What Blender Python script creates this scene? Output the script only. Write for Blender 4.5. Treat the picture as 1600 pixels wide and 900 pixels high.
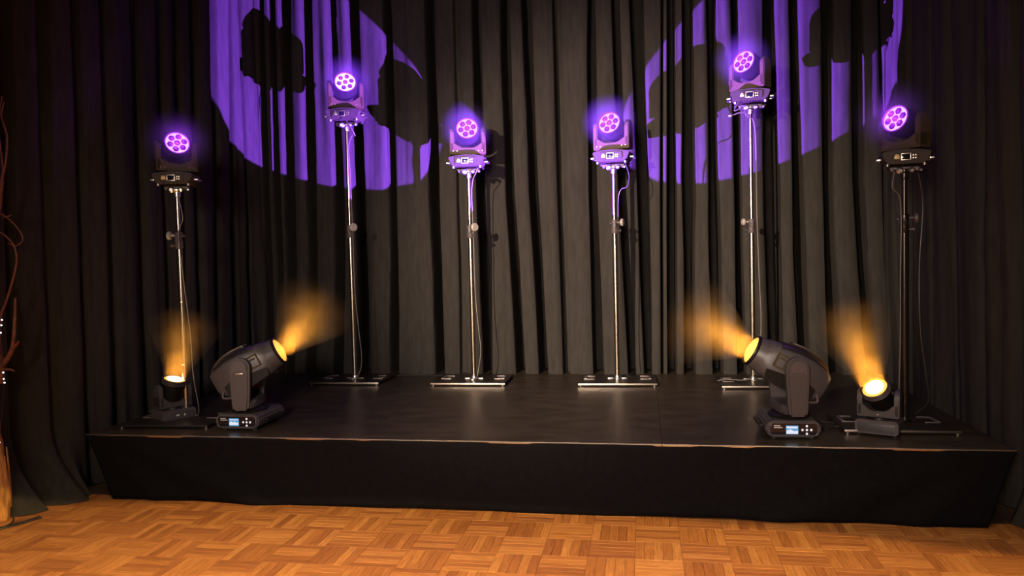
import bpy, bmesh, math, random
from math import sin, cos, pi, radians, atan2, hypot
from mathutils import Vector, Matrix, Euler

sc = bpy.context.scene
for o in list(bpy.data.objects):
    bpy.data.objects.remove(o, do_unlink=True)
C = sc.collection
V3 = Vector

# ------------------------------------------------------------------ camera
CAM_H, PITCH, ROLL, YAW = 1.6536, 0.04457, 0.02486, 0.17117
fw = V3((-sin(YAW) * cos(PITCH), cos(YAW) * cos(PITCH), -sin(PITCH)))
rt = V3((cos(YAW), sin(YAW), 0))
up = rt.cross(fw)
r2 = rt * cos(ROLL) - up * sin(ROLL)
u2 = up * cos(ROLL) + rt * sin(ROLL)
cam_d = bpy.data.cameras.new('camera')
cam_d.sensor_width = 36
cam_d.lens = 27.0
cam_d.clip_start = 0.05
cam = bpy.data.objects.new('camera', cam_d)
C.objects.link(cam)
m = Matrix.Identity(4)
for i, v in enumerate((r2, u2, -fw)):
    for j in range(3):
        m[j][i] = v[j]
m[2][3] = CAM_H
cam.matrix_world = m
sc.camera = cam

# ------------------------------------------------------------------ world, exposure, room lights
w = bpy.data.worlds.new('hall_air')
sc.world = w
w.use_nodes = True
w.node_tree.nodes['Background'].inputs[0].default_value = (1.0, 0.84, 0.74, 1)
w.node_tree.nodes['Background'].inputs[1].default_value = 0.010
sc.view_settings.view_transform = 'Standard'
sc.view_settings.look = 'None'
sc.view_settings.exposure = 0.0
sc.view_settings.gamma = 1.0
sc.view_settings.use_curve_mapping = False


def aim(o, target):
    d = (V3(target) - o.location).normalized()
    o.rotation_euler = d.to_track_quat('-Z', 'Y').to_euler()


def spot(name, loc, target, power, col, half_deg, blend, size=0.03):
    l = bpy.data.lights.new(name, 'SPOT')
    l.energy = power
    l.color = col
    l.spot_size = radians(half_deg * 2)
    l.spot_blend = blend
    l.shadow_soft_size = size
    o = bpy.data.objects.new(name, l)
    C.objects.link(o)
    o.location = loc
    aim(o, target)
    return o


def area(name, loc, target, power, col, sx, sy, spread=180):
    l = bpy.data.lights.new(name, 'AREA')
    l.shape = 'RECTANGLE'
    l.size, l.size_y = sx, sy
    l.energy = power
    l.color = col
    l.spread = radians(spread)
    o = bpy.data.objects.new(name, l)
    C.objects.link(o)
    o.location = loc
    aim(o, target)
    return o


# warm front profile aimed at the middle of the back drape
spot('front_profile_light', (-2.7, -0.6, 3.1), (-0.25, 7.6, 1.6), 5100, (1.0, 0.76, 0.56), 19.0, 1.0, 0.035)
spot('soft_front_fill', (-0.9, -1.8, 2.5), (-0.75, 6.0, 1.2), 1450, (1.0, 0.80, 0.66), 32, 1.0, 0.5)  # added soft fill with no fixture of its own, lifts movers and drapes
# hall lights above the dance floor
area('hall_ceiling_light', (-1.0, 2.9, 4.6), (-1.0, 3.0, 0), 66, (1.0, 0.74, 0.46), 6.0, 0.8, 60)
# two amber wash lights crossing the dance floor
spot('amber_wash_light', (0.5, -0.5, 3.6), (0.16, -1.63, 0), 1350, (1.0, 0.66, 0.24), 73.0, 0.012, 0.02)
spot('amber_wash_light', (-4.6, 1.6, 3.2), (-3.0, 3.1, 0), 40, (1.0, 0.66, 0.08), 30.0, 1.0, 0.1)

# ------------------------------------------------------------------ helpers


def nodes_of(mat):
    return mat.node_tree.nodes, mat.node_tree.links


def pmat(name, col, rough=0.5, metal=0.0, emit=None, estr=0.0, spec=0.5, noise=0.0, nscale=40.0, bump=0.0, sheen=0.0, stretch=None):
    mt = bpy.data.materials.new(name)
    mt.use_nodes = True
    n, l = nodes_of(mt)
    b = n['Principled BSDF']
    b.inputs['Base Color'].default_value = (*col, 1)
    b.inputs['Roughness'].default_value = rough
    b.inputs['Metallic'].default_value = metal
    b.inputs['Specular IOR Level'].default_value = spec
    if sheen:
        b.inputs['Sheen Weight'].default_value = sheen
        b.inputs['Sheen Roughness'].default_value = 0.5
    if emit:
        b.inputs['Emission Color'].default_value = (*emit, 1)
        b.inputs['Emission Strength'].default_value = estr
    if noise or bump:
        tc = n.new('ShaderNodeTexCoord')
        nz = n.new('ShaderNodeTexNoise')
        nz.inputs['Scale'].default_value = nscale
        nz.inputs['Detail'].default_value = 4
        if stretch:
            mp = n.new('ShaderNodeMapping')
            mp.inputs['Scale'].default_value = stretch
            l.new(tc.outputs['Object'], mp.inputs['Vector'])
            l.new(mp.outputs['Vector'], nz.inputs['Vector'])
        else:
            l.new(tc.outputs['Object'], nz.inputs['Vector'])
        if noise:
            cr = n.new('ShaderNodeValToRGB')
            cr.color_ramp.elements[0].position = 0.3
            cr.color_ramp.elements[1].position = 0.7
            cr.color_ramp.elements[0].color = (*[c * (1 - noise) for c in col], 1)
            cr.color_ramp.elements[1].color = (*[min(1, c * (1 + noise)) for c in col], 1)
            l.new(nz.outputs['Fac'], cr.inputs['Fac'])
            l.new(cr.outputs['Color'], b.inputs['Base Color'])
        if bump:
            bp = n.new('ShaderNodeBump')
            bp.inputs['Strength'].default_value = bump
            bp.inputs['Distance'].default_value = 0.002
            l.new(nz.outputs['Fac'], bp.inputs['Height'])
            l.new(bp.outputs['Normal'], b.inputs['Normal'])
    return mt


def setp(o, label=None, cat=None, group=None, kind=None):
    if label:
        o['label'] = label
    if cat:
        o['category'] = cat
    if group:
        o['group'] = group
    if kind:
        o['kind'] = kind
    return o


def link(name, me, parent=None, loc=None, rot=None):
    o = bpy.data.objects.new(name, me)
    C.objects.link(o)
    if parent is not None:
        o.parent = parent
    if loc is not None:
        o.location = loc
    if rot is not None:
        o.rotation_euler = rot
    return o


def obj(name, bm, mat, parent=None, loc=None, rot=None, smooth=True, ang=35):
    me = bpy.data.meshes.new(name)
    bmesh.ops.recalc_face_normals(bm, faces=bm.faces[:])
    if smooth:
        for f in bm.faces:
            f.smooth = True
        a = radians(ang)
        for e in bm.edges:
            if len(e.link_faces) == 2 and e.calc_face_angle(0) > a:
                e.smooth = False
    bm.to_mesh(me)
    bm.free()
    me.materials.append(mat)
    return link(name, me, parent, loc, rot)


def empty(name, loc, rz=0.0):
    o = bpy.data.objects.new(name, None)
    C.objects.link(o)
    o.location = loc
    o.rotation_euler = (0, 0, rz)
    o.empty_display_size = 0.1
    return o


def B():
    return bmesh.new()


def box(bm, c, s, bev=0.0, mat=None):
    """box centred at c with size s, bevelled"""
    t = bmesh.new()
    bmesh.ops.create_cube(t, size=1.0)
    for v in t.verts:
        v.co = V3((v.co.x * s[0], v.co.y * s[1], v.co.z * s[2]))
    if bev > 0:
        bmesh.ops.bevel(t, geom=t.edges[:], offset=bev, segments=2, affect='EDGES', profile=0.6)
    for v in t.verts:
        v.co += V3(c)
    if mat is not None:
        bmesh.ops.transform(t, matrix=mat, verts=t.verts[:])
    merge(bm, t)
    return bm


def merge(bm, t):
    mp = {}
    for v in t.verts:
        mp[v] = bm.verts.new(v.co)
    for f in t.faces:
        try:
            bm.faces.new([mp[v] for v in f.verts])
        except ValueError:
            pass
    t.free()


def axis_mat(p, d):
    q = V3(d).normalized().to_track_quat('Z', 'Y')
    return Matrix.Translation(V3(p)) @ q.to_matrix().to_4x4()


def lathe(bm, prof, n=28, p=(0, 0, 0), d=(0, 0, 1)):
    """prof: list of (r, z) revolved about the axis d from p"""
    M = axis_mat(p, d)
    rings = []
    for r, z in prof:
        if r < 1e-6:
            rings.append([bm.verts.new(M @ V3((0, 0, z)))])
        else:
            rings.append([bm.verts.new(M @ V3((r * cos(2 * pi * i / n), r * sin(2 * pi * i / n), z))) for i in range(n)])
    for a, b in zip(rings, rings[1:]):
        for i in range(n):
            j = (i + 1) % n
            if len(a) == 1 and len(b) == 1:
                continue
            if len(a) == 1:
                bm.faces.new((a[0], b[j], b[i]))
            elif len(b) == 1:
                bm.faces.new((a[i], a[j], b[0]))
            else:
                bm.faces.new((a[i], a[j], b[j], b[i]))
    return bm


def rod(bm, a, b, r0, r1=None, n=14):
    r1 = r0 if r1 is None else r1
    a, b = V3(a), V3(b)
    L = (b - a).length
    c = min(r0, r1) * 0.15
    return lathe(bm, [(0, 0), (r0 - c, 0), (r0, c), (r1, L - c), (r1 - c, L), (0, L)], n, a, b - a)


def tube(bm, pts, r, n=8, taper=None):
    """smooth tube through pts (Catmull-Rom)"""
    P = [V3(p) for p in pts]
    Q = []
    for i in range(len(P) - 1):
        p0 = P[max(i - 1, 0)]
        p1, p2 = P[i], P[i + 1]
        p3 = P[min(i + 2, len(P) - 1)]
        k = 6
        for s in range(k):
            t = s / k
            Q.append(0.5 * ((2 * p1) + (p2 - p0) * t + (2 * p0 - 5 * p1 + 4 * p2 - p3) * t * t + (3 * p1 - p0 - 3 * p2 + p3) * t ** 3))
    Q.append(P[-1])
    nrm = None
    prev = None
    for i, q in enumerate(Q):
        d = (Q[min(i + 1, len(Q) - 1)] - Q[max(i - 1, 0)]).normalized()
        if nrm is None:
            nrm = d.orthogonal().normalized()
        nrm = (nrm - d * nrm.dot(d)).normalized()
        bn = d.cross(nrm)
        f = i / (len(Q) - 1)
        rr = r * (1 + (taper - 1) * f) if taper is not None else r
        ring = [bm.verts.new(q + (nrm * cos(2 * pi * k / n) + bn * sin(2 * pi * k / n)) * rr) for k in range(n)]
        if prev:
            for k in range(n):
                bm.faces.new((prev[k], prev[(k + 1) % n], ring[(k + 1) % n], ring[k]))
        else:
            bm.faces.new(ring[::-1])
        prev = ring
    bm.faces.new(prev)
    return bm


def prism(bm, poly, t, M=None, bev=0.0):
    """poly in XZ, extruded along Y from -t/2 to t/2"""
    tb = bmesh.new()
    a = [tb.verts.new((x, -t / 2, z)) for x, z in poly]
    b = [tb.verts.new((x, t / 2, z)) for x, z in poly]
    tb.faces.new(a)
    tb.faces.new(b[::-1])
    n = len(poly)
    for i in range(n):
        tb.faces.new((a[i], b[i], b[(i + 1) % n], a[(i + 1) % n]))
    bmesh.ops.recalc_face_normals(tb, faces=tb.faces[:])
    if bev:
        bmesh.ops.bevel(tb, geom=[e for e in tb.edges if e.calc_face_angle(0) > 0.3], offset=bev, segments=2, affect='EDGES', clamp_overlap=True)
    if M is not None:
        bmesh.ops.transform(tb, matrix=M, verts=tb.verts[:])
    merge(bm, tb)
    return bm


def loft(bm, secs, n=32):
    """secs: (x, cy, cz, hy, hz, exponent) superellipse sections along X, closed ends"""
    rings = []
    for x, cy, cz, hy, hz, e in secs:
        ring = []
        for i in range(n):
            a = 2 * pi * i / n
            ca, sa = cos(a), sin(a)
            ring.append(bm.verts.new((x, cy + hy * math.copysign(abs(ca) ** (2 / e), ca), cz + hz * math.copysign(abs(sa) ** (2 / e), sa))))
        rings.append(ring)
    for a, b in zip(rings, rings[1:]):
        for i in range(n):
            bm.faces.new((a[i], a[(i + 1) % n], b[(i + 1) % n], b[i]))
    bm.faces.new(rings[0][::-1])
    bm.faces.new(rings[-1])
    return bm


# ------------------------------------------------------------------ materials
M = {}
M['cloth'] = pmat('black_molton_cloth', (0.036, 0.0325, 0.0290), 0.95, spec=0.15, noise=0.16, nscale=5, bump=0.5, stretch=(6, 6, 1))
M['skirt'] = pmat('black_skirt_cloth', (0.0062, 0.0056, 0.0066), 0.95, spec=0.05, noise=0.15, nscale=30, bump=0.3)
M['plastic'] = pmat('charcoal_plastic', (0.064, 0.057, 0.060), 0.42, spec=0.5, noise=0.08, nscale=60, bump=0.08)
M['plastic_dark'] = pmat('black_plastic', (0.009, 0.008, 0.008), 0.4, spec=0.3)
M['metal_dark'] = pmat('grey_painted_metal', (0.088, 0.070, 0.076), 0.5, metal=0.1, noise=0.08, nscale=50, bump=0.05)
M['yoke'] = pmat('taupe_painted_metal', (0.070, 0.050, 0.024), 0.6, spec=0.1, noise=0.08, nscale=50, bump=0.05)
M['yoke_base'] = pmat('brown_grey_painted_metal', (0.046, 0.037, 0.030), 0.6, spec=0.15, noise=0.08, nscale=50, bump=0.05)
M['chrome'] = pmat('chrome', (0.85, 0.82, 0.80), 0.30, metal=1.0)
M['pole'] = pmat('brushed_steel_pole', (0.50, 0.44, 0.36), 0.27, metal=1.0, noise=0.15, nscale=30, bump=0.08, stretch=(1, 1, 12))
M['pole_black'] = pmat('black_steel_pole', (0.055, 0.045, 0.04), 0.25, metal=0.8)
M['plate'] = pmat('dark_steel_plate', (0.045, 0.038, 0.032), 0.38, metal=0.5, noise=0.2, nscale=12)
M['edge'] = pmat('bare_steel_edge', (0.62, 0.54, 0.46), 0.35, metal=1.0)
M['edge_dull'] = pmat('worn_grey_metal_edge', (0.30, 0.26, 0.25), 0.4, metal=0.6)
M['cover_dark'] = pmat('glossy_dark_cover', (0.022, 0.018, 0.024), 0.3)
M['knob_grey'] = pmat('light_grey_knob', (0.38, 0.34, 0.31), 0.4)
M['rubber'] = pmat('black_rubber', (0.012, 0.012, 0.012), 0.7)
M['cable'] = pmat('black_cable', (0.03, 0.028, 0.028), 0.35)
M['cable_grey'] = pmat('grey_cable', (0.14, 0.12, 0.105), 0.4)
M['screen_dark'] = pmat('unlit_display_glass', (0.01, 0.01, 0.015), 0.1)
M['white_mark'] = pmat('white_print', (0.7, 0.7, 0.7), 0.5)
M['brass'] = pmat('yellow_power_socket', (0.62, 0.45, 0.16), 0.4)
M['lcd'] = pmat('lit_blue_display', (0.02, 0.05, 0.1), 0.3, emit=(0.12, 0.42, 0.75), estr=0.75)
M['lcd_w'] = pmat('lit_white_display', (0.3, 0.3, 0.35), 0.3, emit=(0.75, 0.82, 0.95), estr=0.8)
M['button'] = pmat('lit_white_button', (0.6, 0.6, 0.6), 0.4, emit=(0.85, 0.88, 1.0), estr=0.55)
M['bulb'] = pmat('tiny_white_bulb', (0.8, 0.8, 0.9), 0.3, emit=(0.8, 0.9, 1.0), estr=3.0)
M['led_web'] = pmat('glowing_pink_reflector', (0.02, 0.01, 0.02), 0.6, spec=0.1, emit=(1.0, 0.42, 1.0), estr=1.6)
M['led_web_hot'] = pmat('glowing_pale_pink_reflector', (0.02, 0.01, 0.02), 0.6, spec=0.1, emit=(1.0, 0.6, 1.0), estr=2.0)
M['led_lens'] = pmat('glowing_violet_lens', (0.01, 0.0, 0.02), 0.4, spec=0.1, emit=(0.30, 0.010, 0.60), estr=0.45)
M['led_core'] = pmat('glowing_magenta_core', (0.02, 0.0, 0.02), 0.4, spec=0.1, emit=(0.75, 0.04, 0.75), estr=0.8)
M['led_rim'] = pmat('rim_painted_violet_glow', (0.03, 0.005, 0.05), 0.4, emit=(0.42, 0.04, 1.0), estr=0.6)  # violet light on the rim painted as emission, the rim is no lamp
M['warm_lens'] = pmat('glowing_amber_lens', (0.9, 0.6, 0.2), 0.2, emit=(1.0, 0.42, 0.055), estr=1.35)
M['warm_pale'] = pmat('glowing_pale_yellow_lens', (0.3, 0.2, 0.1), 0.3, emit=(1.0, 0.66, 0.22), estr=2.6)
M['warm_hot'] = pmat('glowing_hot_white_lens', (1.0, 0.9, 0.7), 0.2, emit=(1.0, 0.78, 0.42), estr=6.0)


def stage_mat():
    mt = pmat('black_stage_laminate', (0.026, 0.020, 0.016), 0.36, spec=0.34)
    n, l = nodes_of(mt)
    b = n['Principled BSDF']
    tc = n.new('ShaderNodeTexCoord')
    nz = n.new('ShaderNodeTexNoise')
    nz.inputs['Scale'].default_value = 3.5
    nz.inputs['Detail'].default_value = 8
    nz.inputs['Roughness'].default_value = 0.65
    mp = n.new('ShaderNodeMapping')
    mp.inputs['Scale'].default_value = (1, 2.2, 1)
    l.new(tc.outputs['Object'], mp.inputs['Vector'])
    l.new(mp.outputs['Vector'], nz.inputs['Vector'])
    cr = n.new('ShaderNodeValToRGB')
    cr.color_ramp.elements[0].position = 0.35
    cr.color_ramp.elements[1].position = 0.72
    cr.color_ramp.elements[0].color = (0.030, 0.023, 0.0160, 1)
    cr.color_ramp.elements[1].color = (0.066, 0.050, 0.033, 1)
    l.new(nz.outputs['Fac'], cr.inputs['Fac'])
    l.new(cr.outputs['Color'], b.inputs['Base Color'])
    mr = n.new('ShaderNodeMapRange')
    mr.inputs['To Min'].default_value = 0.30
    mr.inputs['To Max'].default_value = 0.46
    l.new(nz.outputs['Fac'], mr.inputs['Value'])
    l.new(mr.outputs['Result'], b.inputs['Roughness'])
    n2 = n.new('ShaderNodeTexNoise')
    n2.inputs['Scale'].default_value = 220
    l.new(tc.outputs['Object'], n2.inputs['Vector'])
    bp = n.new('ShaderNodeBump')
    bp.inputs['Strength'].default_value = 0.12
    bp.inputs['Distance'].default_value = 0.001
    l.new(n2.outputs['Fac'], bp.inputs['Height'])
    l.new(bp.outputs['Normal'], b.inputs['Normal'])
    return mt


M['stage'] = stage_mat()


def wood_mat():
    mt = bpy.data.materials.new('oiled_mosaic_parquet')
    mt.use_nodes = True
    n, l = nodes_of(mt)
    b = n['Principled BSDF']
    b.inputs['Roughness'].default_value = 0.42
    b.inputs['Specular IOR Level'].default_value = 0.35
    oi = n.new('ShaderNodeObjectInfo')
    ge = n.new('ShaderNodeNewGeometry')
    ad = n.new('ShaderNodeMath')
    ad.operation = 'ADD'
    l.new(oi.outputs['Random'], ad.inputs[0])
    l.new(ge.outputs['Random Per Island'], ad.inputs[1])
    fr = n.new('ShaderNodeMath')
    fr.operation = 'FRACT'
    l.new(ad.outputs[0], fr.inputs[0])
    ramp = n.new('ShaderNodeValToRGB')
    ramp.color_ramp.elements[0].position = 0.0
    ramp.color_ramp.elements[0].color = (0.31, 0.118, 0.036, 1)
    e = ramp.color_ramp.elements.new(0.35)
    e.color = (0.39, 0.160, 0.046, 1)
    e = ramp.color_ramp.elements.new(0.7)
    e.color = (0.45, 0.190, 0.054, 1)
    ramp.color_ramp.elements[-1].position = 1.0
    ramp.color_ramp.elements[-1].color = (0.53, 0.245, 0.073, 1)
    l.new(fr.outputs[0], ramp.inputs['Fac'])
    uv = n.new('ShaderNodeUVMap')
    cmb = n.new('ShaderNodeCombineXYZ')
    mul = n.new('ShaderNodeMath')
    mul.operation = 'MULTIPLY'
    mul.inputs[1].default_value = 57.0
    l.new(fr.outputs[0], mul.inputs[0])
    l.new(mul.outputs[0], cmb.inputs[2])
    va = n.new('ShaderNodeVectorMath')
    va.operation = 'ADD'
    l.new(uv.outputs['UV'], va.inputs[0])
    l.new(cmb.outputs[0], va.inputs[1])
    mp = n.new('ShaderNodeMapping')
    mp.inputs['Scale'].default_value = (9, 90, 1)
    l.new(va.outputs[0], mp.inputs['Vector'])
    nz = n.new('ShaderNodeTexNoise')
    nz.inputs['Scale'].default_value = 1.0
    nz.inputs['Detail'].default_value = 6
    nz.inputs['Roughness'].default_value = 0.7
    nz.inputs['Distortion'].default_value = 0.6
    l.new(mp.outputs[0], nz.inputs['Vector'])
    cr = n.new('ShaderNodeValToRGB')
    cr.color_ramp.elements[0].position = 0.30
    cr.color_ramp.elements[1].position = 0.72
    cr.color_ramp.elements[0].color = (0.50, 0.42, 0.36, 1)
    cr.color_ramp.elements[1].color = (1.22, 1.18, 1.12, 1)
    l.new(nz.outputs['Fac'], cr.inputs['Fac'])
    mx = n.new('ShaderNodeMix')
    mx.data_type = 'RGBA'
    mx.blend_type = 'MULTIPLY'
    mx.inputs['Factor'].default_value = 1.0
    l.new(ramp.outputs['Color'], mx.inputs[6])
    l.new(cr.outputs['Color'], mx.inputs[7])
    l.new(mx.outputs[2], b.inputs['Base Color'])
    mr = n.new('ShaderNodeMapRange')
    mr.inputs['To Min'].default_value = 0.50
    mr.inputs['To Max'].default_value = 0.36
    l.new(nz.outputs['Fac'], mr.inputs['Value'])
    l.new(mr.outputs['Result'], b.inputs['Roughness'])
    bp = n.new('ShaderNodeBump')
    bp.inputs['Strength'].default_value = 0.35
    bp.inputs['Distance'].default_value = 0.0015
    l.new(nz.outputs['Fac'], bp.inputs['Height'])
    l.new(bp.outputs['Normal'], b.inputs['Normal'])
    return mt


M['wood'] = wood_mat()
M['subfloor'] = pmat('dark_joint_filler', (0.05, 0.022, 0.010), 0.8, noise=0.2, nscale=20)
M['bark'] = pmat('peeled_orange_bark', (0.52, 0.25, 0.075), 0.7, noise=0.5, nscale=9, bump=1.0, stretch=(5, 5, 0.8))
M['twig'] = pmat('red_brown_twig', (0.20, 0.065, 0.035), 0.55, noise=0.35, nscale=30, bump=0.4)


def haze_mat(name, col, dens, radius, kind, aniso=0.0):
    """thin smoke: density falls off with distance from the object's origin"""
    mt = bpy.data.materials.new(name)
    mt.use_nodes = True
    n, l = nodes_of(mt)
    n.clear()
    out = n.new('ShaderNodeOutputMaterial')
    vs = n.new('ShaderNodeVolumeScatter')
    vs.inputs['Color'].default_value = (*col, 1)
    vs.inputs['Anisotropy'].default_value = aniso
    tc = n.new('ShaderNodeTexCoord')
    ln = n.new('ShaderNodeVectorMath')
    ln.operation = 'LENGTH'
    l.new(tc.outputs['Object'], ln.inputs[0])
    mr = n.new('ShaderNodeMapRange')
    mr.interpolation_type = 'SMOOTHSTEP'
    mr.inputs['From Min'].default_value = 0.0
    mr.inputs['From Max'].default_value = radius
    mr.inputs['To Min'].default_value = dens
    mr.inputs['To Max'].default_value = 0.0
    l.new(ln.outputs['Value'], mr.inputs['Value'])
    nz = n.new('ShaderNodeTexNoise')
    nz.inputs['Scale'].default_value = 7.0
    nz.inputs['Detail'].default_value = 3
    l.new(tc.outputs['Object'], nz.inputs['Vector'])
    r2_ = n.new('ShaderNodeMapRange')
    r2_.inputs['From Min'].default_value = 0.35
    r2_.inputs['From Max'].default_value = 0.65
    r2_.inputs['To Min'].default_value = 0.55 if kind == 's' else 0.9
    r2_.inputs['To Max'].default_value = 1.4 if kind == 's' else 1.1
    l.new(nz.outputs['Fac'], r2_.inputs['Value'])
    mu = n.new('ShaderNodeMath')
    mu.operation = 'MULTIPLY'
    l.new(mr.outputs['Result'], mu.inputs[0])
    l.new(r2_.outputs['Result'], mu.inputs[1])
    l.new(mu.outputs[0], vs.inputs['Density'])
    l.new(vs.outputs[0], out.inputs['Volume'])
    return mt


# ------------------------------------------------------------------ parquet floor
def plank_bm(L, W, T=0.008, bev=0.0012):
    """open-bottomed strip with chamfered top edges, long axis X, UVs along the grain"""
    a, b = L / 2, W / 2
    bo = [(-a, -b), (a, -b), (a, b), (-a, b)]
    to = [(-a + bev, -b + bev), (a - bev, -b + bev), (a - bev, b - bev), (-a + bev, b - bev)]
    vs = [(x, y, -T) for x, y in bo] + [(x, y, -bev) for x, y in bo] + [(x, y, 0) for x, y in to]
    fs = [(8, 9, 10, 11)]
    for k in (0, 4):
        for i in range(4):
            j = (i + 1) % 4
            fs.append((k + i, k + j, k + 4 + j, k + 4 + i))
    return vs, fs


BL = 0.252
NS = 5
PW = BL / NS
floor_bm = B()
box(floor_bm, (-1.0, 3.5, -0.0245), (9.6, 10.6, 0.033))
floor = obj('floor', floor_bm, M['subfloor'], smooth=False)
floor['kind'] = 'structure'
rng = random.Random(5)
planks = []
ix0 = -20
for ix in range(ix0, 14):
    for iy in range(0, 16):
        cx, cy = ix * BL + 0.05, 0.95 + iy * BL
        hor = (ix + iy) % 2 == 0
        for s in range(NS):
            o_ = (s - (NS - 1) / 2) * PW
            x, y = (cx, cy + o_) if hor else (cx + o_, cy)
            q = V3((x, y, -CAM_H))
            z = q.dot(fw)
            px = 800 + 1200 * q.dot(r2) / z if z > 0.2 else 9e9
            py = 450 - 1200 * q.dot(u2) / z if z > 0.2 else 9e9
            seen = -40 < px < 1640 and py < 925 and y < 4.84 and x > -4.2 - (4.3 - y) * 0.8
            planks.append((z if seen else 99 + z, x, y, hor))
planks.sort()


def plank_mesh(k):
    vs, fs = plank_bm(BL - 0.0012, PW - 0.0012)
    me = bpy.data.meshes.new('plank')
    me.from_pydata(vs, [], fs)
    uvl = me.uv_layers.new(name='UVMap')
    for lp in me.loops:
        co = me.vertices[lp.vertex_index].co
        uvl.data[lp.index].uv = (co.x + k * 3.1, co.y + k * 1.7)
    me.materials.append(M['wood'])
    return me


pmeshes = [plank_mesh(k) for k in range(6)]
for i, (z, x, y, hor) in enumerate(planks[:300]):
    o = link('plank', pmeshes[rng.randrange(6)], floor, (x, y, rng.uniform(-0.0005, 0.0004)),
             (rng.uniform(-.0025, .0025), rng.uniform(-.002, .002), (0 if hor else pi / 2) + rng.choice((0, pi))))
AV, AF, AU = [], [], []
vs0, fs0 = plank_bm(BL - 0.0012, PW - 0.0012)
for (z, x, y, hor) in planks[300:]:
    k = len(AV)
    R = Euler((rng.uniform(-.0025, .0025), rng.uniform(-.002, .002), 0 if hor else pi / 2)).to_matrix()
    dz = rng.uniform(-0.0005, 0.0004)
    ou, ov = rng.uniform(0, 30), rng.uniform(0, 30)
    for v in vs0:
        q = R @ V3(v)
        AV.append((q.x + x, q.y + y, q.z + dz))
        AU.append((v[0] + ou, v[1] + ov))
    AF += [tuple(k + t for t in f) for f in fs0]
me = bpy.data.meshes.new('plank_field')
me.from_pydata(AV, [], AF)
uvl = me.uv_layers.new(name='UVMap')
for lp in me.loops:
    uvl.data[lp.index].uv = AU[lp.vertex_index]
me.materials.append(M['wood'])
o = link('plank_field', me, floor)
o['kind'] = 'stuff'

# ------------------------------------------------------------------ stage platform
SX0, SX1, SY0, SY1, SZ = -3.91, 2.09, 4.79, 8.15, 0.45
stage = empty('stage_platform', ((SX0 + SX1) / 2, SY0, 0))
setp(stage, 'low black stage platform with cloth skirt and thin metal front edge', 'stage')
SO = V3(stage.location)


def loc_s(x, y, z):
    return (x - SO.x, y - SO.y, z - SO.z)


for k in range(3):
    xa, xb = SX0 + 2 * k, SX0 + 2 * k + 2
    bm = B()
    box(bm, (0, 0, 0), (1.998, SY1 - SY0 - 0.012, 0.05), 0.001)
    obj('deck_panel', bm, M['stage'], stage, loc_s((xa + xb) / 2, (SY0 + SY1) / 2 + 0.006, SZ - 0.025 - (0.0006 if k == 1 else 0)), smooth=False)
    bm = B()
    sg = 40
    prev = None
    for i in range(sg + 1):          # slightly wavy aluminium edge profile
        x = xa - (xa + xb) / 2 + 0.002 + (1.996) * i / sg
        wv = 0.0006 * sin(i * 1.3 + k * 2) + 0.0006 * sin(i * 0.45 + k)
        ring = [bm.verts.new((x, -0.008, -0.010 + wv)), bm.verts.new((x, -0.010, -0.001 + wv)), bm.verts.new((x, -0.006, 0.0025 + wv)), bm.verts.new((x, 0.006, 0.0025 + wv)), bm.verts.new((x, 0.006, -0.010 + wv))]
        if prev:
            for q in range(5):
                bm.faces.new((prev[q], prev[(q + 1) % 5], ring[(q + 1) % 5], ring[q]))
        else:
            bm.faces.new(ring)
        prev = ring
    bm.faces.new(prev)
    obj('edge_trim', bm, M['edge'], stage, loc_s((xa + xb) / 2, SY0 - 0.001, SZ + 0.002))
for (x, y) in [(-3.8, 4.95), (-1.9, 4.95), (0.08, 4.95), (1.98, 4.95), (-3.8, 6.5), (1.98, 6.5), (-1.9, 6.5), (0.08, 6.5)]:
    bm = B()
    rod(bm, (0, 0, 0), (0, 0, 0.402), 0.024)
    obj('leg', bm, M['metal_dark'], stage, loc_s(x, y, 0))


def skirt_front():
    bm = B()
    nx, nz_ = 260, 14
    W = SX1 - SX0
    rows = []
    for j in range(nz_ + 1):
        v = j / nz_          # 0 top, 1 bottom
        row = []
        for i in range(nx + 1):
            t = i / nx
            dl, dr = t * W, (1 - t) * W
            x = SX0 + t * W
            x += 0.20 * v ** 0.8 * math.exp(-dl / 0.28) - 0.16 * v ** 0.9 * math.exp(-dr / 0.30)
            y = SY0 - 0.012 - 0.012 * v + 0.004 * sin(x * 5.1 + v) + 0.003 * sin(x * 13 + 2 * v)
            # diagonal drag creases that run down from the corners
            for d_, sg_ in ((dl, 1), (dr, -1)):
                if d_ < 1.9:
                    y -= 0.030 * v * math.exp(-((d_ - 0.25 - 1.05 * v) / 0.16) ** 2)
                    y -= 0.018 * v * math.exp(-((d_ - 0.05 - 0.45 * v) / 0.09) ** 2)
                    y += 0.018 * v * math.exp(-((d_ - 0.10 - 0.72 * v) / 0.12) ** 2)
            z = (SZ - 0.006) * (1 - v) + 0.004 + 0.004 * sin(x * 3.3) * v
            row.append(bm.verts.new((x - SO.x, y - SO.y, z)))
        rows.append(row)
    for a, b in zip(rows, rows[1:]):
        for i in range(nx):
            bm.faces.new((a[i], a[i + 1], b[i + 1], b[i]))
    return bm


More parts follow.
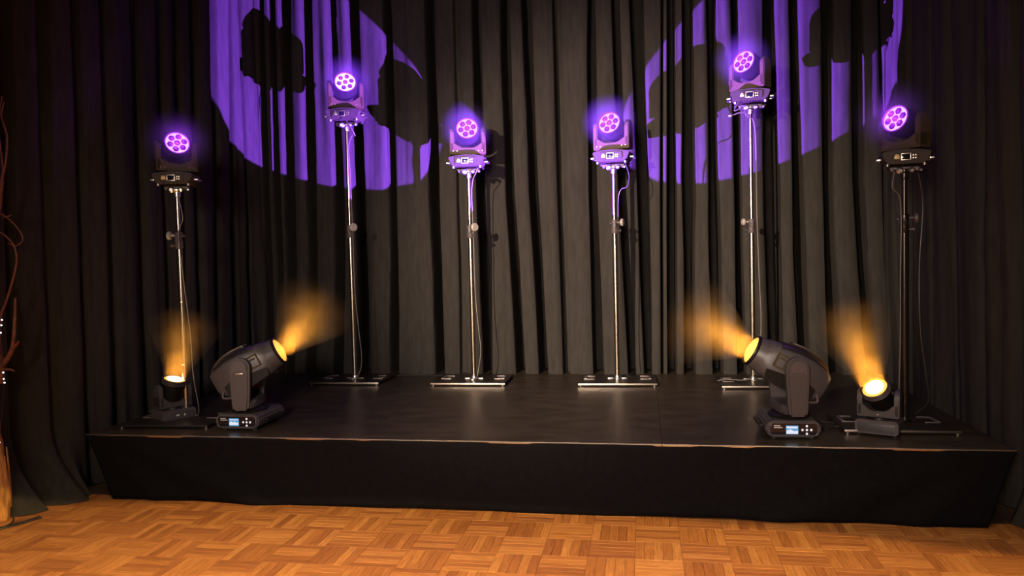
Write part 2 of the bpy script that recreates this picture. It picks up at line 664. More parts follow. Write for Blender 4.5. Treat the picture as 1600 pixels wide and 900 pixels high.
sk = obj('skirt', skirt_front(), M['skirt'], stage)
md = sk.modifiers.new('thick', 'SOLIDIFY')
md.thickness = 0.003
md.offset = 1
for sx, sgn in ((SX0, 1), (SX1, -1)):
    bm = B()
    rows = []
    for j in range(11):
        v = j / 10
        row = []
        for i in range(61):
            t = i / 60
            y = SY0 - 0.01 + t * 2.6
            x = sx - sgn * (0.004 + 0.012 * sin(t * 22) * v) + sgn * 0.19 * v ** 0.8 * math.exp(-t * 2.6 / 0.2)
            row.append(bm.verts.new((x - SO.x, y - SO.y, (SZ - 0.006) * (1 - v) + 0.004)))
        rows.append(row)
    for a, b in zip(rows, rows[1:]):
        for i in range(60):
            bm.faces.new((a[i], a[i + 1], b[i + 1], b[i]))
    o = obj('side_skirt', bm, M['skirt'], stage)

# ------------------------------------------------------------------ curtains
# (x at z=4.03, x at z=2.27, x at z=0.6, half width, depth)  of the deep pleats of the back drapes
PLEATS = [(-4.046, -4.12, -4.115, 0.037, .25), (-3.931, -3.945, -3.939, 0.036, .3), (-3.802, -3.822, -3.785, 0.036, .3),
          (-3.66, -3.678, -3.713, 0.060, .42), (-3.405, -3.435, -3.46, 0.058, .42), (-3.133, -3.124, -3.174, 0.047, .42),
          (-2.905, -2.901, -2.871, 0.056, .42), (-2.543, -2.542, -2.558, 0.041, .45), (-2.093, -2.101, -2.065, 0.047, .42),
          (-1.816, -1.828, -1.829, 0.027, .07), (-1.613, -1.616, -1.576, 0.039, .38), (-1.322, -1.315, -1.24, 0.045, .42),
          (-1.111, -1.077, -1.006, 0.048, .45), (-0.807, -0.802, -0.781, 0.036, .16), (-0.458, -0.487, -0.463, 0.037, .36),
          (-0.237, -0.201, -0.131, 0.037, .36), (-0.048, 0.002, 0.018, 0.046, .40), (0.215, 0.180, 0.157, 0.010, .25),
          (0.29, 0.276, 0.251, 0.040, .45), (0.451, 0.438, 0.416, 0.050, .45), (0.669, 0.671, 0.687, 0.045, .45),
          (0.88, 0.896, 0.901, 0.035, .42), (1.198, 1.205, 1.219, 0.060, .48), (1.409, 1.441, 1.469, 0.044, .42),
          (1.713, 1.709, 1.739, 0.045, .42), (1.975, 1.979, 2.068, 0.054, .45), (2.195, 2.229, 2.274, 0.044, .42)]
ZK = (4.03, 2.27, 0.6)


def interp(x, xs, ys):
    if x <= xs[0]:
        return ys[0]
    for i in range(len(xs) - 1):
        if x <= xs[i + 1]:
            t = (x - xs[i]) / (xs[i + 1] - xs[i])
            return ys[i] + (ys[i + 1] - ys[i]) * t
    return ys[-1]


def zshift(p_, z):
    # quadratic through the three measured heights, relative to the middle one
    if z >= ZK[1]:
        return (p_[0] - p_[1]) * (z - ZK[1]) / (ZK[0] - ZK[1])
    return (p_[2] - p_[1]) * (ZK[1] - z) / (ZK[1] - ZK[2])


def vnoise(x, seed):
    i = math.floor(x)
    f = x - i
    f = f * f * (3 - 2 * f)

    def h(k):
        return random.Random(k * 7919 + seed * 104729).random() * 2 - 1
    return h(i) * (1 - f) + h(i + 1) * f


NC = {}


def vn(x, seed):
    i = math.floor(x)
    f = x - i
    f = f * f * (3 - 2 * f)
    out = []
    for k in (i, i + 1):
        key = (k, seed)
        if key not in NC:
            NC[key] = random.Random(k * 7919 + seed * 104729).random() * 2 - 1
        out.append(NC[key])
    return out[0] * (1 - f) + out[1] * f


def curtain(name, pleats, u0, u1, z0, z1, place, label, group=None, step=0.011, bulge=0.035, fine=0.006, seed=1, flare=0.0, nz_=44, edge=0.014):
    pl = [p_ for p_ in pleats if u0 - 0.15 < p_[1] < u1 + 0.15]
    mids = [p_[1] for p_ in pl]
    us = []
    u = u0
    while u < u1:
        us.append(u)
        near = min([abs(abs(u - p_[1]) - p_[3]) for p_ in pl] + [9])
        u += step * (0.32 if near < edge * 1.6 else 1.0)
    us.append(u1)
    bm = B()
    rows = []
    for j in range(nz_ + 1):
        f = j / nz_
        z = z0 + (z1 - z0) * f ** 1.15
        sh = [zshift(p_, z) for p_ in pl]
        row = []
        for u in us:
            du = interp(u, mids, sh) if mids else 0
            d = 0.0        # negative = towards the viewer
            # distance to neighbours for the convex swell between pleats
            lo = max([p_[1] + p_[3] for p_ in pl if p_[1] <= u] + [u0 - 0.05])
            hi = min([p_[1] - p_[3] for p_ in pl if p_[1] > u] + [u1 + 0.05])
            if hi > lo and lo < u < hi:
                t = (u - lo) / (hi - lo)
                g = min(1.0, (hi - lo) / 0.22)
                d -= bulge * g * math.sin(pi * t) ** 0.55
                d += 0.016 * g * sin(pi * 2 * t + vn(z * 0.5 + lo * 9, seed)) * (0.6 + vn(z * 0.8 + lo * 5, seed + 9))
            for k, p_ in enumerate(pl):
                wv = p_[3] * (1 + 0.22 * vn(z * 1.1 + k * 13.7, seed + 3))
                x_ = abs(u - p_[1])
                if x_ < wv + edge:
                    s = max(0.0, min(1.0, (wv + edge * 0.5 - x_) / edge))
                    s = s * s * (3 - 2 * s)
                    dep = p_[4] * (0.9 + 0.15 * vn(z * 0.7 + k * 3.1, seed + 5))
                    d = max(d, d * (1 - s) + dep * s)
            d += fine * vn(u * 11 + z * 0.25, seed + 11) + fine * 0.55 * vn(u * 25 - z * 0.5, seed + 17) + 0.004 * vn(u * 9 + z * 6, seed + 23)
            if flare:
                d -= flare * max(0.0, 1 - (z - z0) / 0.5) ** 3 * (0.7 + 0.6 * vn(u * 3, seed + 31))
            row.append(bm.verts.new(place(u + du, d, z)))
        rows.append(row)
    for a, b in zip(rows, rows[1:]):
        for i in range(len(us) - 1):
            bm.faces.new((a[i], a[i + 1], b[i + 1], b[i]))
    o = obj(name, bm, M['cloth'], ang=75)
    setp(o, label, 'curtain', group)
    return o


def back_place(x, d, z):
    return (x, 7.635 + d - 0.09 * max(0, (1.6 - z)) / 1.15, z)


CG = 'black stage drapes hung in pleats'
SZT = SZ + 0.001
curtain('stage_curtain', PLEATS, -4.13, -2.09, SZT, 4.95, back_place, 'left panel of the back drape, black pleats behind the tall left stand', CG, seed=1)
curtain('stage_curtain', PLEATS, -2.085, 0.172, SZT, 4.95, back_place, 'middle panel of the back drape, brown lit black pleats between the two centre stands', CG, seed=2)
curtain('stage_curtain', PLEATS, 0.158, 2.30, SZT, 4.95, lambda x, d, z: back_place(x, d + (0.012 if x < 0.2 else 0), z), 'right panel of the back drape, black pleats behind the tall right stand', CG, seed=3)

# left side drape: runs towards the viewer beside the stage (u = Y)
LPL = [(4.41, 4.40, 4.38, .03, .10), (4.65, 4.63, 4.61, .035, .16), (4.86, 4.84, 4.83, .03, .06), (5.10, 5.07, 5.05, .03, .09),
       (5.33, 5.33, 5.31, .04, .08), (5.72, 5.70, 5.66, .05, .20), (6.03, 6.01, 5.97, .04, .12), (6.31, 6.27, 6.23, .04, .12),
       (6.56, 6.50, 6.45, .05, .14), (6.89, 6.81, 6.75, .05, .14), (7.18, 7.14, 7.05, .055, .30), (7.42, 7.40, 7.38, .045, .3)]


def left_x(y):
    return interp(y, (2.4, 3.4, 4.0, 4.45, 4.85, 5.3, 7.8), (-5.6, -4.95, -4.62, -4.40, -4.16, -4.06, -4.05))


def left_place(y, d, z):
    # cloth piles outwards onto the floor in front of the stage corner
    dx, dy = (1.0, -0.25) if y < 4.9 else (1.0, 0.0)
    pile = 0.0
    if y < 4.95:
        pile = 0.36 * max(0.0, 1 - z / 0.55) ** 2.2 * min(1.0, (4.95 - y) / 0.12)
    return (left_x(y) - d * dx + pile * 0.9, y + d * dy * 0.3 - pile * 0.12, max(z, 0.004))


curtain('side_curtain', LPL, 2.5, 7.72, 0.004, 4.95, left_place, 'dark side drape left of the stage, behind the bundle of twigs', CG, seed=6, bulge=0.05, fine=0.012, step=0.016, edge=0.03)

# right side drape
RPL = [(4.5, 4.5, 4.5, .05, .10), (5.15, 5.12, 5.08, .05, .10), (5.62, 5.60, 5.55, .05, .08), (6.1, 6.08, 6.0, .05, .09), (6.5, 6.5, 6.42, .06, .10), (6.95, 6.98, 7.0, .07, .25), (7.32, 7.3, 7.26, .05, .3)]


def right_place(y, d, z):
    x = interp(y, (2.4, 4.0, 5.0, 7.8), (2.55, 2.36, 2.24, 2.24))
    pile = 0.0
    if y < 4.9:
        pile = 0.10 * max(0.0, 1 - z / 0.4) ** 2
    return (x + d - pile, y, max(z, 0.004))


curtain('side_curtain', RPL, 2.5, 7.72, 0.004, 4.95, right_place, 'dark side drape right of the stage, behind the low right stand', CG, seed=8, bulge=0.05, fine=0.014, step=0.016, edge=0.035)


# ------------------------------------------------------------------ stands
def stand(x, y, top, label, seed, knob=(1, -0.3), knob_r=0.034, mat='pole', coll=1.89, plate_dx=0.0, plate_dy=0.0, turn=0.0, wleft=False, pr=1.0, group='plated stands with a moving wash light on top'):
    t = empty('lighting_stand', (x, y, SZ), turn)
    setp(t, label, 'stand', group)
    # base plate with two hand holes
    W, D, T = 0.69, 0.53, 0.012
    xs = [-W / 2, -0.285, -0.215, 0.215, 0.285, W / 2]
    ys = [-D / 2, -0.02, 0.13, D / 2]
    bm = B()
    for i in range(5):
        for j in range(3):
            if i in (1, 3) and j == 1:
                continue
            bm.faces.new([bm.verts.new((a, b, 0)) for a, b in ((xs[i], ys[j]), (xs[i + 1], ys[j]), (xs[i + 1], ys[j + 1]), (xs[i], ys[j + 1]))])
    bmesh.ops.remove_doubles(bm, verts=bm.verts[:], dist=1e-5)
    r = bmesh.ops.extrude_face_region(bm, geom=bm.faces[:])
    for v in [g for g in r['geom'] if isinstance(g, bmesh.types.BMVert)]:
        v.co.z += T
    pz = 0.016
    pl = obj('base_plate', bm, M['plate'], t, (plate_dx, plate_dy, pz), smooth=False)
    bm = B()
    box(bm, (0, 0, 0), (W + 0.004, 0.006, T + 0.003), 0.001)
    obj('edge_strip', bm, M['edge'] if seed not in (0,) else M['plate'], pl, (0, -D / 2 - 0.002, T / 2))
    for sx in (-1, 1):
        bm = B()
        for (cx, cy, wx, wy) in ((0, -0.008, 0.082, 0.008), (0, 0.150 + 0.008, 0.082, 0.008)):
            box(bm, (cx, cy - 0.02, 0), (wx, wy, 0.006), 0.001)
        box(bm, (sx * 0.045, 0.055, 0), (0.022, 0.16, 0.008), 0.002)
        obj('hand_hole_frame', bm, M['edge_dull'], pl, (sx * 0.25, 0.0, T + 0.003))
        for sy in (-1, 1):
            bm = B()
            lathe(bm, [(0, 0), (0.014, 0), (0.016, 0.016), (0, 0.016)], 14)
            obj('foot', bm, M['edge'] if sy < 0 else M['rubber'], pl, (sx * (W / 2 - 0.02), sy * (D / 2 - 0.015), -0.016))
    # flange with wings
    bm = B()
    lathe(bm, [(0, 0), (0.045, 0), (0.045, 0.006), (0.030, 0.010), (0.027, 0.03), (0, 0.03)], 24)
    for a in (0, 90, 180, 270):
        q = Matrix.Rotation(radians(a), 4, 'Z')
        box(bm, (0.062, 0, 0.004), (0.05, 0.026, 0.008), 0.002, q)
    obj('flange', bm, M['chrome'] if mat == 'pole' else M['pole_black'], t, (0, 0, pz + T))
    zb = pz + T + 0.01
    cz = coll - SZ
    bm = B()
    rod(bm, (0, 0, zb), (0, 0, cz), 0.0225 * pr, 0.0225 * pr, 20)
    for zz in (0.42, 0.9):
        lathe(bm, [(0.0225 * pr, zz), (0.0225 * pr + .002, zz + .002), (0.0225 * pr + .002, zz + .010), (0.0225 * pr, zz + .012)], 20)
    obj('lower_tube', bm, M[mat], t)
    bm = B()
    rod(bm, (0, 0, cz), (0, 0, top - SZ), 0.0175, 0.0175, 20)
    for k in range(1, 4):
        zz = cz + 0.06 + (top - SZ - cz) * k / 4
        lathe(bm, [(0.0175, zz), (0.019, zz + .001), (0.019, zz + .005), (0.0175, zz + .006)], 20)
    obj('upper_tube', bm, M[mat], t)
    bm = B()
    lathe(bm, [(0.0, cz - 0.075), (0.028, cz - 0.075), (0.030, cz - 0.07), (0.030, cz - 0.02), (0.026, cz - 0.015), (0.026, cz + 0.012), (0.031, cz + 0.016), (0.031, cz + 0.045), (0.022, cz + 0.052), (0, cz + 0.052)], 22)
    box(bm, (0, -0.03, cz + 0.0), (0.02, 0.022, 0.06), 0.003)
    co = obj('clamp_collar', bm, M['metal_dark'] if mat == 'pole' else M['pole_black'], t)
    kd = V3((knob[0], knob[1], 0)).normalized()
    bm = B()
    c0 = V3((0, 0, cz + 0.025)) + kd * 0.02
    rod(bm, c0, c0 + kd * 0.045, 0.009)
    lathe(bm, [(0, 0), (knob_r * .8, 0), (knob_r, 0.006), (knob_r, 0.020), (knob_r * .8, 0.027), (0, 0.027)], 18, c0 + kd * 0.04, kd)
    obj('knob', bm, M['knob_grey'] if mat == 'pole' else M['metal_dark'], co)
    bm = B()
    rod(bm, c0 + V3((0, 0, -0.075)) * 1.0, c0 + V3((0, 0, -0.075)) + kd * 0.035, 0.007)
    lathe(bm, [(0, 0), (0.013, 0), (0.013, 0.012), (0, 0.012)], 12, c0 + V3((0, 0, -0.075)) + kd * 0.03, kd)
    obj('lever', bm, M['metal_dark'], co)
    bm = B()
    rod(bm, -kd * 0.02 + V3((0, 0, cz + .02)), -kd * 0.045 + V3((0, 0, cz + .02)), 0.008)
    obj('bolt', bm, M['metal_dark'], co)
    # top spigot with wing clamp
    bm = B()
    lathe(bm, [(0, -0.04), (0.024, -0.04), (0.026, -0.03), (0.026, 0.0), (0.036, 0.012), (0.036, 0.022), (0, 0.022)], 20)
    obj('spigot', bm, M['chrome'] if mat == 'pole' else M['pole_black'], t, (0, 0, top - SZ))
    return t


# ------------------------------------------------------------------ moving wash lights
def stadium(hw, z0, z1, n=10):
    """outline in (x,z): straight sides from z0, round top reaching z1"""
    pts = [(-hw, z0), (hw, z0)]
    for i in range(n + 1):
        a = pi * i / n
        pts.append((hw * cos(a), z1 - hw + hw * sin(a)))
    return pts


def yoke_bm(W, H, arm, D, zcut, zmid, armH):
    """U-shaped yoke: lower web with chamfered cut-out plus two round-topped arms"""
    bm = B()
    a = W / 2
    poly = [(-a, 0), (a, 0), (a, zcut + .01), (a - arm, zcut), (a - arm * 2.1, zmid + .012), (a * 0.28, zmid), (-a * 0.28, zmid), (-a + arm * 2.1, zmid + .012), (-a + arm, zcut), (-a, zcut + .01)]
    prism(bm, poly, D, Matrix.Translation((0, 0, 0)), 0.006)
    for s in (-1, 1):
        q = Matrix.Translation((s * (a - arm / 2), 0, 0)) @ Matrix.Rotation(pi / 2, 4, 'Z')
        prism(bm, stadium(D / 2, 0.01, armH), arm, q, 0.008)
    return bm


def wash_on_stand(x, y, zb, turn, base_turn, elev, label, hot=False, power=1.0, seed=0, roll=0.0, mount_lean=0.0, size=1.0):
    """moving wash light; zb = underside of its base, turn = turn away from the viewer to picture-left"""
    al = atan2(-x, y) - turn
    t = empty('moving_wash_light', (x, y, zb), al)
    t.scale = (size,) * 3
    setp(t, label, 'stage light', 'violet wash lights on stands')
    # base body
    bt = (0, mount_lean, base_turn - al)
    bm = B()
    hw, hd = 0.165, 0.135
    outline = [(-0.120, 0), (0.120, 0), (0.145, 0.026), (0.168, 0.080), (0.155, 0.090), (0.085, 0.103), (0, 0.108), (-0.085, 0.103), (-0.155, 0.090), (-0.168, 0.080), (-0.145, 0.026)]
    prism(bm, outline, hd * 2, None, 0.004)
    base = obj('base', bm, M['yoke_base'], t, (0, 0, 0.012), bt)
    bm = B()
    prism(bm, [(-0.10, 0.016), (0.085, 0.016), (0.10, 0.03), (0.10, 0.078), (0.05, 0.088), (-0.10, 0.084)], 0.010, None, 0.002)
    fp = obj('front_panel', bm, M['yoke_base'], base, (0, -hd - 0.004, 0))
    bm = B()
    for (cx, cz, sx_, sz_) in ((-0.005, 0.072, 0.062, 0.006), (-0.005, 0.026, 0.062, 0.006), (-0.036, 0.049, 0.006, 0.05), (0.026, 0.049, 0.006, 0.05)):
        box(bm, (cx, 0, cz), (sx_, 0.008, sz_), 0.001)
    obj('display_frame', bm, M['edge'], base, (0, -hd - 0.011, 0))
    bm = B()
    box(bm, (-0.005, 0, 0.049), (0.056, 0.004, 0.042), 0.001)
    obj('display', bm, M['screen_dark'], base, (0, -hd - 0.010, 0))
    bm = B()
    box(bm, (-0.066, 0, 0.047), (0.036, 0.012, 0.026), 0.003)
    box(bm, (-0.066, -0.002, 0.063), (0.022, 0.012, 0.008), 0.002)
    obj('power_socket', bm, M['brass'] if seed in (1, 6) else M['edge'], base, (0, -hd - 0.010, 0))
    for k in range(4):
        bm = B()
        lathe(bm, [(0, 0), (0.006, 0), (0.006, 0.004), (0, 0.005)], 10, (0, 0, 0), (0, -1, 0))
        obj('button', bm, M['edge'], base, (0.045 + 0.016 * (k % 2), -hd - 0.010, 0.038 + 0.02 * (k // 2)))
    for s in (-1, 1):      # side handles
        bm = B()
        box(bm, (0, 0, 0), (0.018, 0.15, 0.014), 0.004)
        box(bm, (-s * 0.012, -0.068, 0), (0.022, 0.014, 0.014), 0.003)
        box(bm, (-s * 0.012, 0.068, 0), (0.022, 0.014, 0.014), 0.003)
        obj('handle', bm, M['chrome'], base, (s * (hw + 0.022), 0, 0.04))
        for sy in (-1, 1):
            bm = B()
            lathe(bm, [(0, -0.018), (0.013, -0.018), (0.016, 0), (0, 0)], 14)
            obj('rubber_foot', bm, M['chrome'] if sy < 0 else M['rubber'], base, (s * 0.125, sy * 0.10, 0.002))
    # mounting bracket under the base
    bm = B()
    box(bm, (0, 0, -0.012), (0.20, 0.05, 0.016), 0.003)
    box(bm, (-0.085, 0, -0.020), (0.02, 0.055, 0.03), 0.003)
    box(bm, (0.085, 0, -0.020), (0.02, 0.055, 0.03), 0.003)
    mb = obj('mounting_bracket', bm, M['metal_dark'], t, (0, 0, 0.0), bt)
    for (kx, kr) in ((-0.035, 0.028), (0.045, 0.021), (0.105, 0.014)):
        bm = B()
        lathe(bm, [(0, 0), (kr * .7, 0), (kr, 0.006), (kr * .9, 0.022), (kr * .5, 0.03), (0, 0.03)], 16, (kx, -0.03, -0.030), (0.1, -1, -0.15))
        rod(bm, (kx, -0.05, -0.03), (kx, 0.0, -0.015), 0.007)
        obj('wing_knob', bm, M['chrome'], mb)
    # swivel ring and yoke
    bm = B()
    lathe(bm, [(0, 0), (0.085, 0), (0.088, 0.006), (0.075, 0.016), (0, 0.016)], 28)
    obj('swivel_ring', bm, M['plastic_dark'], t, (0, 0, 0.112))
    yk = obj('yoke', yoke_bm(0.335, 0.25, 0.042, 0.135, 0.105, 0.062, 0.265), M['yoke'], t, (0, 0, 0.128))
    for (sx_, sz_) in ((-0.135, 0.03), (-0.10, 0.03), (0.10, 0.03), (0.135, 0.03)):
        bm = B()
        lathe(bm, [(0, 0), (0.0055, 0), (0.0045, 0.003), (0, 0.003)], 10, (0, 0, 0), (0, -1, 0))
        obj('screw', bm, M['chrome'], yk, (sx_, -0.0675, sz_))
    # head
    hz = 0.128 + 0.20
    hd_bm = B()
    lathe(hd_bm, [(0, -0.120), (0.055, -0.115), (0.085, -0.10), (0.100, -0.06), (0.104, -0.055), (0.104, -0.045), (0.108, -0.04), (0.116, 0.01), (0.116, 0.035), (0.108, 0.05), (0.105, 0.112), (0.102, 0.118), (0.096, 0.115), (0.094, 0.105), (0, 0.105)], 40, (0, 0, 0), (0, -1, 0))
    rod(hd_bm, (-0.125, 0, 0), (0.125, 0, 0), 0.03, 0.03, 18)
    head = obj('head', hd_bm, M['plastic_dark'], t, (0, 0, hz), (-elev, roll, 0))
    bm = B()
    lathe(bm, [(0.093, 0.100), (0.0945, 0.116), (0.097, 0.1205), (0.101, 0.1205), (0.104, 0.114)], 40, (0, 0, 0), (0, -1, 0))
    obj('rim', bm, M['led_rim'], head)
    bm = B()
    lathe(bm, [(0, 0.112), (0.090, 0.112), (0.0925, 0.110), (0.0925, 0.1), (0, 0.1)], 40, (0, 0, 0), (0, -1, 0))
    obj('reflector', bm, M['led_web_hot'] if hot else M['led_web'], head)
    rng_ = random.Random(seed)
    for k in range(7):
        a = 2 * pi * k / 6 + 0.25
        rr = 0.0 if k == 6 else 0.0590
        bm = B()
        lr = 0.0288 if not hot else 0.0245
        if k != 6:
            lr *= 1.0
        lathe(bm, [(0, 0.006), (lr * 0.5, 0.005), (lr * 0.9, 0.002), (lr, 0), (lr, -0.003)], 6, (rr * cos(a), -0.1125, rr * sin(a)), (0, -1, 0))
        ln_ = obj('lens', bm, M['led_lens'], head, smooth=False)
        bm = B()
        lathe(bm, [(0, 0.003), (0.005, 0.002), (0.0065, 0)], 8, (rr * cos(a) + rng_.uniform(-.003, .003), -0.1178, rr * sin(a) + rng_.uniform(-.003, .003)), (0, -1, 0))
        # bright core of each LED, fused to its own lens
        ln_.data.materials.append(M['led_core'])
        n0 = len(ln_.data.polygons)
        t2 = bmesh.new()
        t2.from_mesh(ln_.data)
        merge(t2, bm)
        t2.faces.ensure_lookup_table()
        for f in t2.faces[n0:]:
            f.material_index = 1
        t2.to_mesh(ln_.data)
        t2.free()
    # light of the LED array
    Rm = Matrix.Translation((x, y, zb)) @ Matrix.Rotation(al, 4, 'Z') @ Matrix.Scale(size, 4) @ Matrix.Translation((0, 0, hz)) @ Matrix.Rotation(-elev, 4, 'X')
    p = Rm @ V3((0, -0.17, 0))
    q = Rm @ V3((0, -1.2, 0))
    l = bpy.data.lights.new('led_glow', 'POINT')
    l.energy = 2.8 * power
    l.color = (0.42, 0.06, 1.0)
    l.shadow_soft_size = 0.02
    lo = bpy.data.objects.new('led_glow', l)
    C.objects.link(lo)
    lo.location = p
    # violet-tinted smoke puff added round the head to make its glowing halo
    bm = B()
    bmesh.ops.create_icosphere(bm, subdivisions=3, radius=0.27)
    hz_o = obj('violet_haze', bm, M['haze_v'], None, Rm @ V3((0, -0.13, 0)))
    setp(hz_o, 'faint violet glow of haze round the ' + label.split(',')[-1].strip() if False else None, 'haze', None, 'stuff')
    return t, hz_o


M['haze_v'] = haze_mat('violet_tinted_smoke', (0.75, 0.55, 1.0), 0.62, 0.27, 'v')  # violet glow is also put into the smoke colour itself
M['haze_w'] = haze_mat('amber_tinted_smoke', (1.0, 0.58, 0.22), 1.1, 0.60, 's')  # amber light put into the smoke colour, so violet hardly scatters in it

P0 = [  # x, y, underside z of base, turn, base turn, elevation, label, hot
    (-3.47, 5.32, 2.225, -0.18, 0.30, 0.34, 'violet moving wash light at far left, on the leftmost stand', False, 1.7, 'leftmost'),
    (-2.80, 7.08, 2.955, -0.02, 0.10, 0.30, 'violet moving wash light on the tall left stand, front brightest pink', True, 1.25, 'tall left'),
    (-1.610, 7.08, 2.460, 0.03, 0.05, 0.28, 'violet moving wash light on the left one of the two middle stands', False, 1.1, 'centre left'),
    (-0.262, 7.12, 2.448, 0.30, -0.12, 0.28, 'violet moving wash light on the right one of the two middle stands', False, 1.1, 'centre right'),
    (0.945, 7.10, 2.915, 0.50, -0.12, 0.26, 'violet moving wash light highest up, on the tall right stand', False, 1.1, 'tall right'),
    (1.690, 5.43, 2.160, 0.58, -0.18, 0.26, 'violet moving wash light at far right, on the rightmost dark stand', False, 1.5, 'rightmost'),
]
stand_lab = ['leftmost lighting stand, rising behind the small floor light', 'tall steel lighting stand behind the left big moving light',
             'left one of the two middle steel lighting stands', 'right one of the two middle steel lighting stands',
             'tall steel lighting stand behind the right big moving light', 'rightmost lighting stand with dark pole by the right side drape']
knobs = [(-1, -0.1), (0.85, -0.75), (0.85, -0.75), (1, -0.35), (-1, -0.2), (1, -0.4)]
knobr = [0.032, 0.039, 0.039, 0.034, 0.030, 0.034]
for k, (x, y, zb, tn, btn, el, lab, hot, pw, nm) in enumerate(P0):
    stand(x, y, zb - 0.045, stand_lab[k], k, knobs[k], knobr[k], 'pole_black' if k == 5 else 'pole', coll=[1.83, 1.92, 1.885, 1.89, 1.86, 1.80][k],
          plate_dx=[0, -0.02, -0.01, 0.0, 0.02, -0.1][k], plate_dy=[-0.06, 0.01, 0.0, -0.03, -0.10, -0.02][k], turn=[0.05, 0, 0.02, 0.03, 0.05, 0.0][k], pr=1.2 if k == 5 else 1.0)
    t_, h_ = wash_on_stand(x, y, zb, tn, btn, el, lab, hot, pw, seed=k + 1, size=0.86 if k in (0, 5) else 1.0)
    h_['label'] = 'violet glow in the haze round the wash light on the %s stand' % nm
    h_['group'] = 'violet haze glows'


# ------------------------------------------------------------------ small warm wash lights on the stage floor
def floor_wash(x, y, turn, tilt, side, label, sc_=0.87, hot_dir=None):
    al = atan2(-x, y) - turn
    t = empty('floor_wash_light', (x, y, SZ), al)
    t.scale = (sc_,) * 3
    setp(t, label, 'stage light', 'small warm wash lights on the stage floor')
    bm = B()
    prism(bm, [(-0.145, 0.012), (-0.135, 0.0), (0.135, 0.0), (0.145, 0.012), (0.145, 0.088), (0.135, 0.10), (-0.135, 0.10), (-0.145, 0.088)], 0.25, None, 0.008)
    base = obj('base', bm, M['metal_dark'], t, (0, 0, 0.014))
    bm = B()
    box(bm, (0, 0, 0), (0.25, 0.008, 0.062), 0.003)
    fp = obj('front_panel', bm, M['plastic'], base, (0, -0.128, 0.048))
    if side < 0:
        bm = B()
        box(bm, (-0.025, 0, 0), (0.030, 0.002, 0.008))
        box(bm, (-0.025, 0, -0.008), (0.018, 0.002, 0.003))
        obj('print_mark', bm, M['white_mark'], base, (0, -0.1335, 0.055))
        bm = B()
        prism(bm, [(-0.009, -0.008), (0.009, -0.008), (0, 0.010)], 0.002)
        obj('warning_triangle', bm, M['white_mark'], base, (0.035, -0.1335, 0.052))
        bm = B()
        prism(bm, [(-0.008, -0.006), (0.008, -0.006), (0.003, 0.007), (-0.003, 0.007)], 0.002)
        obj('print_mark', bm, M['edge'], base, (0.105, -0.1335, 0.056))
    for sx in (-1, 1):
        for sy in (-1, 1):
            bm = B()
            lathe(bm, [(0, 0), (0.014, 0), (0.016, 0.014), (0, 0.014)], 14)
            obj('rubber_foot', bm, M['rubber'], base, (sx * 0.12, sy * 0.10, -0.014))
    bm = B()
    lathe(bm, [(0, 0), (0.095, 0), (0.09, 0.014), (0, 0.014)], 26)
    obj('swivel_ring', bm, M['plastic_dark'], t, (0, 0, 0.114))
    yk = obj('yoke', yoke_bm(0.285, 0.2, 0.036, 0.125, 0.095, 0.045, 0.205), M['plastic'], t, (0, 0, 0.126))
    bm = B()
    lathe(bm, [(0, 0), (0.006, 0), (0.005, 0.004), (0, 0.004)], 10, (0, 0, 0), (0, -1, 0))
    obj('screw', bm, M['chrome'], yk, (0.0, -0.0625, 0.022))
    hz = 0.126 + 0.150
    bm = B()
    lathe(bm, [(0, -0.12), (0.05, -0.115), (0.08, -0.09), (0.088, -0.04), (0.094, 0.02), (0.099, 0.05), (0.099, 0.098), (0.094, 0.104), (0.089, 0.100), (0.087, 0.085), (0, 0.085)], 36, (0, 0, 0), (0, -1, 0))
    rod(bm, (-0.11, 0, 0), (0.11, 0, 0), 0.026, 0.026, 18)
    head = obj('head', bm, M['plastic_dark'], t, (0, 0, hz), tilt)
    bm = B()
    for zz in (0.060, 0.076, 0.092):
        lathe(bm, [(0.099, zz), (0.103, zz + .003), (0.103, zz + .006), (0.099, zz + .009)], 36, (0, 0, 0), (0, -1, 0))
    obj('rim', bm, M['metal_dark'], head)
    bm = B()
    lathe(bm, [(0, 0.101), (0.04, 0.100), (0.072, 0.096), (0.089, 0.088)], 30, (0, 0, 0), (0, -1, 0))
    ln_ = obj('lens', bm, M['warm_lens'], head)
    bm = B()
    lathe(bm, [(0, 0.106), (0.04, 0.104), (0.064, 0.099), (0.066, 0.096)], 30, (0, 0, 0), (0, -1, 0))
    obj('hot_spot', bm, M['warm_hot'], head)
    Rm = Matrix.Translation((x, y, SZ)) @ Matrix.Rotation(al, 4, 'Z') @ Matrix.Scale(sc_, 4) @ Matrix.Translation((0, 0, hz)) @ Euler(tilt).to_matrix().to_4x4()
    return t, Rm


def warm_beam(Rm, l0, power, half, length, name, label, bend=None):
    """short warm beam made visible by smoke in front of the lens"""
    p = Rm @ V3((0, -l0, 0))
    d = ((Rm @ V3((0, -1 - l0, 0))) - p).normalized() if bend is None else V3(bend).normalized()
    l = bpy.data.lights.new('lens_beam', 'AREA')
    l.shape = 'DISK'
    l.size = 0.15
    l.energy = power
    l.color = (1.0, 0.55, 0.13)
    l.spread = radians(half * 2)
    s = bpy.data.objects.new('lens_beam', l)
    C.objects.link(s)
    s.location = p + d * 0.006
    aim(s, p + d * 2)
    bm = B()
    M_ = axis_mat((0, 0, 0), d)
    prof = [(0, 0), (0.085, 0.0), (0.10, 0.06), (0.085 + length * 0.36, length * 0.75), (0.085 + length * 0.34, length * 0.92), (0.05 + length * 0.2, length * 1.0), (0, length * 1.03)]
    lathe(bm, prof, 24, (0, 0, 0), d)
    o = obj('amber_haze', bm, M['haze_w'], None, p)
    setp(o, label, 'haze', 'amber haze beams', 'stuff')
    return s, o


